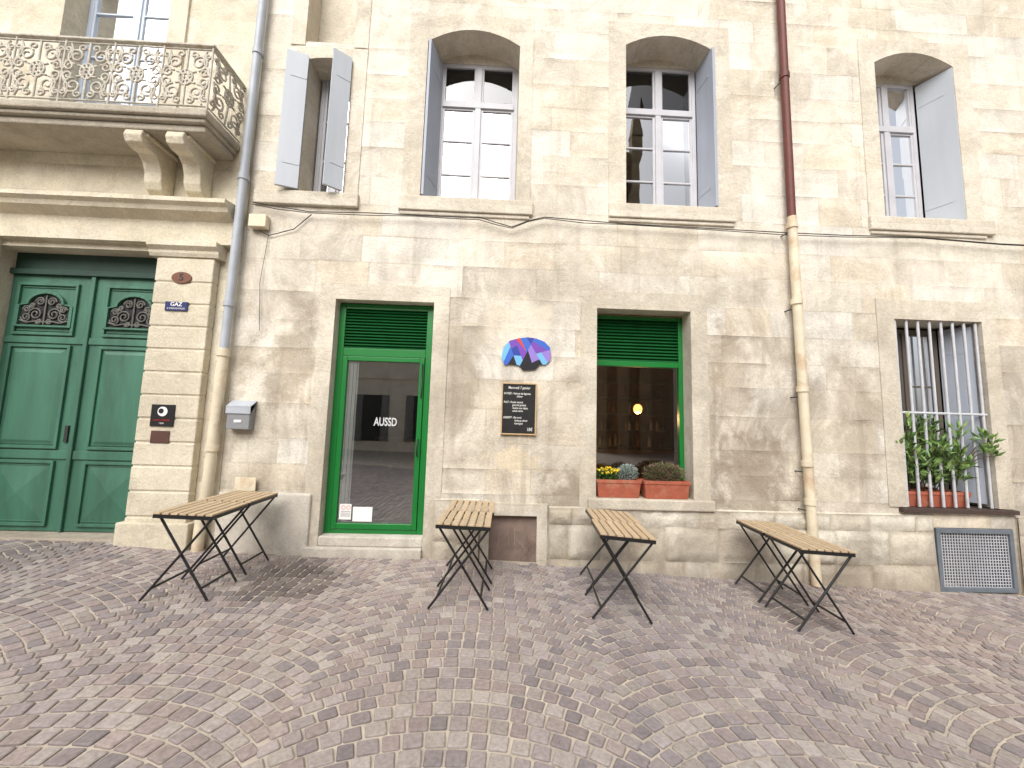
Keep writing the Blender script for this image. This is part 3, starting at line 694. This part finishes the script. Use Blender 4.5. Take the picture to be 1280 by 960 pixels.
# ------------------------------------------------------------------ ground
xs=[p[0] for p in GP];b=B()
M_joint=simple('jointing_sand',lin(184,173,158),.95,.25,5,bs=.6,bscale=120)
for i,x in enumerate(xs):
    for y in (-200,-9,.6): b.v.append((x,y,zg(x)-.004));b.c.append((1,1,1))
for i in range(len(xs)-1):
    for j in range(2): a=i*3+j;b.f.append((a,a+3,a+4,a+1));b.mi.append(0)
g=b.obj('ground',M_joint,None,fix=False);tag(g,kind='structure')
b=B();Wc=1.86;Rr=Wc*.78;tm=math.asin(Wc/2/Rr);pitch=.110
pc=[lin(152,141,139),lin(160,150,147),lin(143,133,132),lin(160,151,144),lin(149,136,133),lin(136,128,128),lin(167,158,152),lin(155,142,137)]
xc0=-.15
ci=-5
while ci<=5:
    xc=xc0+ci*Wc
    y=-8.6+random.random()*pitch
    while y<1.0:
        n=round(2*tm*Rr/.105)
        offs=[-tm+2*tm*(i+(R(-.1,.1) if 0<i<n else 0))/n for i in range(n+1)]
        for a0,a1 in zip(offs,offs[1:]):
            am=(a0+a1)/2;yc=y+Rr*math.cos(am)-Rr;x_=xc+Rr*math.sin(am)
            if yc>-.035 or yc<-8.5 or x_<-9.5 or x_>9.5: continue
            gp=.0064
            hw=Rr*(a1-a0)/2-gp;hh=pitch*math.cos(am)/2-gp
            tt=(math.cos(am),-math.sin(am));nn_=(math.sin(am),math.cos(am))
            q=[]
            for sx_,sy_ in((-1,-1),(1,-1),(1,1),(-1,1)):
                q.append((x_+tt[0]*hw*sx_+nn_[0]*hh*sy_+R(-.003,.003),yc+tt[1]*hw*sx_+nn_[1]*hh*sy_+R(-.003,.003)))
            cx,cy=x_,yc
            h=R(-.0018,.0022);tx,ty=R(-.03,.03),R(-.03,.03)
            t=random.choice(pc);s=R(.87,1.12)
            nn=noise.noise(Vector((cx*.6,cy*.6,2)));s*=1+.16*nn
            warm=noise.noise(Vector((cx*.35,cy*.35,9)))
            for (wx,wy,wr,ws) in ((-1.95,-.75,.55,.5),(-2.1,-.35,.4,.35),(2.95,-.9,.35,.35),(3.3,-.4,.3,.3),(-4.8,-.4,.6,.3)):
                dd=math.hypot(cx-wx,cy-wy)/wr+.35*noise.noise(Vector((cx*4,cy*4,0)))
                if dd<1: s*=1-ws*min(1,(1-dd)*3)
            c=(t[0]*s*(1+.05*warm),t[1]*s,t[2]*s*(1-.06*warm))
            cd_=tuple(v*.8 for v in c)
            base=len(b.v)
            for lvl,(ins,z,ct) in enumerate(((1.0,-.015,.2),(.99,.001,.15),(.84,.0055,.15))):
                for k in range(4):
                    p,pn,pv_=q[k],q[(k+1)%4],q[(k-1)%4]
                    for w_ in (pv_,pn):
                        f_=ct*.5
                        px=p[0]+(w_[0]-p[0])*f_;py=p[1]+(w_[1]-p[1])*f_
                        X=cx+(px-cx)*ins;Yy=cy+(py-cy)*ins
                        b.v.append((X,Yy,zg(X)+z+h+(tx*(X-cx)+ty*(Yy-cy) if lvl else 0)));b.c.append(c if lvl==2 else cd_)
            for l_ in(0,8):
                for i in range(8): b.f.append((base+l_+i,base+l_+(i+1)%8,base+l_+8+(i+1)%8,base+l_+8+i));b.mi.append(0)
            b.f.append(tuple(base+16+i for i in range(8)));b.mi.append(0)
        y+=pitch
    ci+=1
pv=b.obj('cobblestone_paving',M_cobble,None,fix=False,attr=True,smooth=False);tag(pv,kind='structure')

# ------------------------------------------------------------------ tables
def table():
    root=empty('folding_table',(0,0,0))
    b=B();w,l=.48,.535;ns=7;sw=w/ns
    for i in range(ns):
        x=-w/2+i*sw;s=R(.84,1.1);b.box(x+.007,x+sw-.007,-l/2,l/2,.700,.716,0,(s,s,s*.98))
    b.box(-w/2+.02,w/2-.02,-l/2+.06,-l/2+.095,.684,.6995,0,(.8,.8,.8));b.box(-w/2+.02,w/2-.02,l/2-.095,l/2-.06,.684,.6995,0,(.8,.8,.8))
    b.obj('tabletop',M_wood,root,attr=True,bevel=.003)
    for s,yy in ((1,.235),(-1,.205)):
        ls=[]
        for e in(-1,1): ls.append([(-.25*s,e*yy,.008),(.215*s,e*yy,.672)])
        t=.14;ls.append([(-.25*s+.465*s*t,-yy,.008+.664*t),(-.25*s+.465*s*t,yy,.008+.664*t)])
        t=.99;ls.append([(-.25*s+.465*s*t,-yy,.672),(-.25*s+.465*s*t,yy,.672)])
        tubes('leg_frame',ls,.0105,M_black,root,res=2)
    b=B()
    for e in(-1,1): b.box(-.235,.235,e*.255-.006,e*.255+.006,.668,.698)
    b.box(-.232,-.22,-.249,.249,.67,.697);b.box(.22,.232,-.249,.249,.67,.697)
    b.obj('table_rail',M_black,root)
    return root
tpl=table();parts=list(tpl.children)
places=[((-2.63,-1.08),3),((-2.66,-.50),2),((-.28,-1.07),-1),((-.26,-.50),0),((1.12,-1.12),-5),((1.19,-.56),-4),((2.93,-1.05),-3),((2.97,-.48),-5)]
for i,((x,y),rz) in enumerate(places):
    if i==0: r=tpl
    else:
        r=tpl.copy();col.objects.link(r)
        for p in parts:
            c=p.copy();col.objects.link(c);c.parent=r
    sl=math.atan((zg(x+.3)-zg(x-.3))/.6)
    r.location=(x,y,zg(x)+.006);r.rotation_euler=(0,-sl*.9,rad(rz))
    tag(r,'folding bistro table with slatted wooden top and crossed black legs','table','folding tables along the facade')

# ------------------------------------------------------------------ plants
def leafy(b,cx,cy,cz,rx,ry,rz,n,ls,lw,cols,up=.4):
    for _ in range(n):
        while 1:
            p=Vector((R(-1,1),R(-1,1),R(-1,1)))
            if p.length<1: break
        pos=Vector((cx+p.x*rx,cy+p.y*ry,cz+p.z*rz))
        d=(Vector((p.x,p.y,p.z+up))+Vector((R(-1,1),R(-1,1),R(-1,1)))*.6).normalized()
        s=d.cross(Vector((R(-1,1),R(-1,1),R(-1,1)))).normalized()
        Ls=ls*R(.6,1.2);c=random.choice(cols);k=R(.6,1.2)*(.7+.4*(p.z+1)/2);c=tuple(q*k for q in c[:3])
        nn=d.cross(s)*Ls*.1
        b.add([tuple(pos),tuple(pos+d*Ls*.5+s*lw),tuple(pos+d*Ls),tuple(pos+d*Ls*.5-s*lw),tuple(pos+d*Ls*.5+nn)],[(0,1,4),(1,2,4),(2,3,4),(3,0,4)],0,c)
def planter(x0,x1,y0,y1,z0,z1,label,group='terracotta planters on the shop sill'):
    o=empty('planter',((x0+x1)/2,(y0+y1)/2,z0),label,'planter',group)
    b=B()
    b.add([(x0+.02,y0+.02,z0),(x1-.02,y0+.02,z0),(x1-.02,y1-.02,z0),(x0+.02,y1-.02,z0),(x0,y0,z1-.04),(x1,y0,z1-.04),(x1,y1,z1-.04),(x0,y1,z1-.04)],[(0,3,2,1),(0,1,5,4),(1,2,6,5),(2,3,7,6),(3,0,4,7)])
    for a in((x0-.008,x1+.008,y0-.008,y0+.015),(x0-.008,x1+.008,y1-.015,y1+.008),(x0-.008,x0+.015,y0+.015,y1-.015),(x1-.015,x1+.008,y0+.015,y1-.015)): b.box(*a,z1-.04,z1)
    b.obj('box',M_terra,o,bevel=.004)
    b=B();b.box(x0+.016,x1-.016,y0+.016,y1-.016,z1-.05,z1-.025);b.obj('soil',simple('soil',(.03,.02,.014,1),.95,.3,30),o)
    return o
p1=planter(1.22,1.75,.0,.18,.727,.94,'terracotta window box with yellow flowers and silvery foliage')
b=B();leafy(b,1.36,.09,.98,.12,.08,.07,420,.045,.012,[lin(60,96,44),lin(84,120,56)]);leafy(b,1.36,.05,1.04,.13,.08,.03,75,.035,.018,[lin(240,206,40),lin(246,220,70)]);b.obj('plant',M_leaf,p1,attr=True,fix=False)
b=B();leafy(b,1.61,.09,1.01,.12,.09,.10,900,.035,.006,[lin(150,166,160),lin(120,140,128),lin(176,186,180)]);b.obj('plant',M_leaf,p1,attr=True,fix=False)
p2=planter(1.79,2.34,-.02,.17,.727,.94,'terracotta window box with bushy brownish heather')
b=B();leafy(b,2.06,.08,1.02,.25,.10,.12,1900,.04,.006,[lin(102,110,66),lin(122,114,78),lin(136,98,98),lin(86,100,58)]);b.obj('plant',M_leaf,p2,attr=True,fix=False)
p3=planter(5.1,5.95,.06,.28,.692,.88,'long terracotta trough with leafy laurel behind window bars','planters')
b=B();st=[]
LC=[lin(104,138,74),lin(130,164,90),lin(86,116,62),lin(150,178,104)]
for i in range(22):
    x=R(5.15,5.9);y=R(.06,.22);h=R(.35,.9);dx=R(-.22,.16);dy=R(-.2,.0)
    st.append([(x,y+.04,.85),(x+dx*.4,y+dy*.4,.85+h*.6),(x+dx,y+dy,.85+h)])
    for t in range(7):
        u=.3+.7*t/6;leafy(b,x+dx*u*u,y+dy*u*u,.87+h*u,.05,.05,.05,6,.14,.021,LC,up=.9)
for k in range(4):
    st.append([(5.85,.12,1.1),(6.0,.0,1.3+.05*k),(6.14,-.06,1.35+.06*k)]);leafy(b,6.1,-.04,1.38+.06*k,.1,.06,.08,11,.13,.021,LC,up=.9)
b.obj('plant',M_leaf,p3,attr=True,fix=False)
tubes('stems',st,.005,simple('stem',lin(84,70,44),.8),p3,res=1)

# ------------------------------------------------------------------ opposite side of street (seen in the glass)
fh=empty('facing_house',(-4,-15,0),'pale stone house across the street seen reflected in glass','building')
M_fac=simple('facing_stone',lin(220,212,198),.9,.12,2)
M_facs=simple('facing_shutter',lin(120,120,118),.7,.12,2)
b=B();b.box(-16,4.5,-19,-15,-.5,8.2);b.box(-16.2,4.7,-19.2,-14.8,8.2,8.5);b.box(-16,4.5,-14.98,-14.9,3.7,3.95);b.obj('wall',M_fac,fh)
for i in range(8):
    for z in(.6,4.6):
        x=-14.2+2.5*i;b=B();b.box(x,x+.9,-14.99,-14.95,z,z+2.3);w_=b.obj('window',M_idark,fh)
        b=B();b.box(x-.4,x-.03,-14.99,-14.94,z,z+2.3);b.obj('shutter',M_facs,w_)
        b=B();b.box(x+.93,x+1.3,-14.99,-14.94,z,z+2.3);b.obj('shutter',M_facs,w_)
ch=empty('church_tower',(10,-27,0),'gothic church tower with buttresses and pinnacles across the street','building')
M_ch=simple('church_stone',lin(176,156,122),.9,.2,1)
b=B();b.box(8.0,12.0,-30,-27,-.5,26);b.box(12,30,-34,-29,-.5,15);b.obj('tower',M_ch,ch)
for x in(8.2,10,11.8):
    b=B();b.box(x-.45,x+.45,-26.98,-26.2,-.5,27)
    b.add([(x-.5,-27,27),(x+.5,-27,27),(x+.5,-26.1,27),(x-.5,-26.1,27),(x,-26.6,31)],[(0,1,4),(1,2,4),(2,3,4),(3,0,4)]);b.obj('buttress',M_ch,ch)
for x in(9.1,10.9):
    b=B();b.prism_y([(x-.35,17),(x+.35,17),(x+.35,23),(x,24),(x-.35,23)],-26.99,-26.95);b.obj('window',M_idark,ch)

# ------------------------------------------------------------------ light, sky, camera
w=bpy.data.worlds.new("World");scene.world=w;w.use_nodes=True;nt=w.node_tree
bg=nt.nodes['Background'];sky=nt.nodes.new('ShaderNodeTexSky');sky.sky_type='NISHITA';sky.sun_disc=False
SE,SR=rad(42),rad(195)
sky.sun_elevation=SE;sky.sun_rotation=SR;sky.dust_density=5;sky.air_density=1
hs=nt.nodes.new('ShaderNodeHueSaturation');hs.inputs['Saturation'].default_value=.4
nt.links.new(sky.outputs[0],hs.inputs['Color']);nt.links.new(hs.outputs[0],bg.inputs[0]);bg.inputs[1].default_value=.15
sd=bpy.data.lights.new('sun','SUN');sd.energy=3.3;sd.angle=rad(50);sd.color=(1,.975,.955)
so=bpy.data.objects.new('sun',sd);col.objects.link(so)
dirv=Vector((math.sin(SR)*math.cos(SE),math.cos(SR)*math.cos(SE),math.sin(SE)))
so.rotation_euler=dirv.to_track_quat('Z','Y').to_euler();so.location=dirv*20
cam=bpy.data.cameras.new('camera');co=bpy.data.objects.new('camera',cam);col.objects.link(co)
cy,sy=math.cos(YAW),math.sin(YAW);cp,sp=math.cos(PIT),math.sin(PIT);cr,sr=math.cos(ROL),math.sin(ROL)
f=Vector((sy*cp,cy*cp,sp));r=Vector((cy,-sy,0));u=r.cross(f)
r2=r*cr-u*sr;u2=u*cr+r*sr
m=Matrix((( r2.x,u2.x,-f.x,0),(r2.y,u2.y,-f.y,-4.86),(r2.z,u2.z,-f.z,1.55),(0,0,0,1)))
co.matrix_world=m
cam.sensor_width=36;cam.lens=500/1280*36;cam.clip_start=.05;cam.clip_end=600
scene.camera=co
scene.view_settings.view_transform='Standard';scene.view_settings.look='None';scene.view_settings.exposure=0
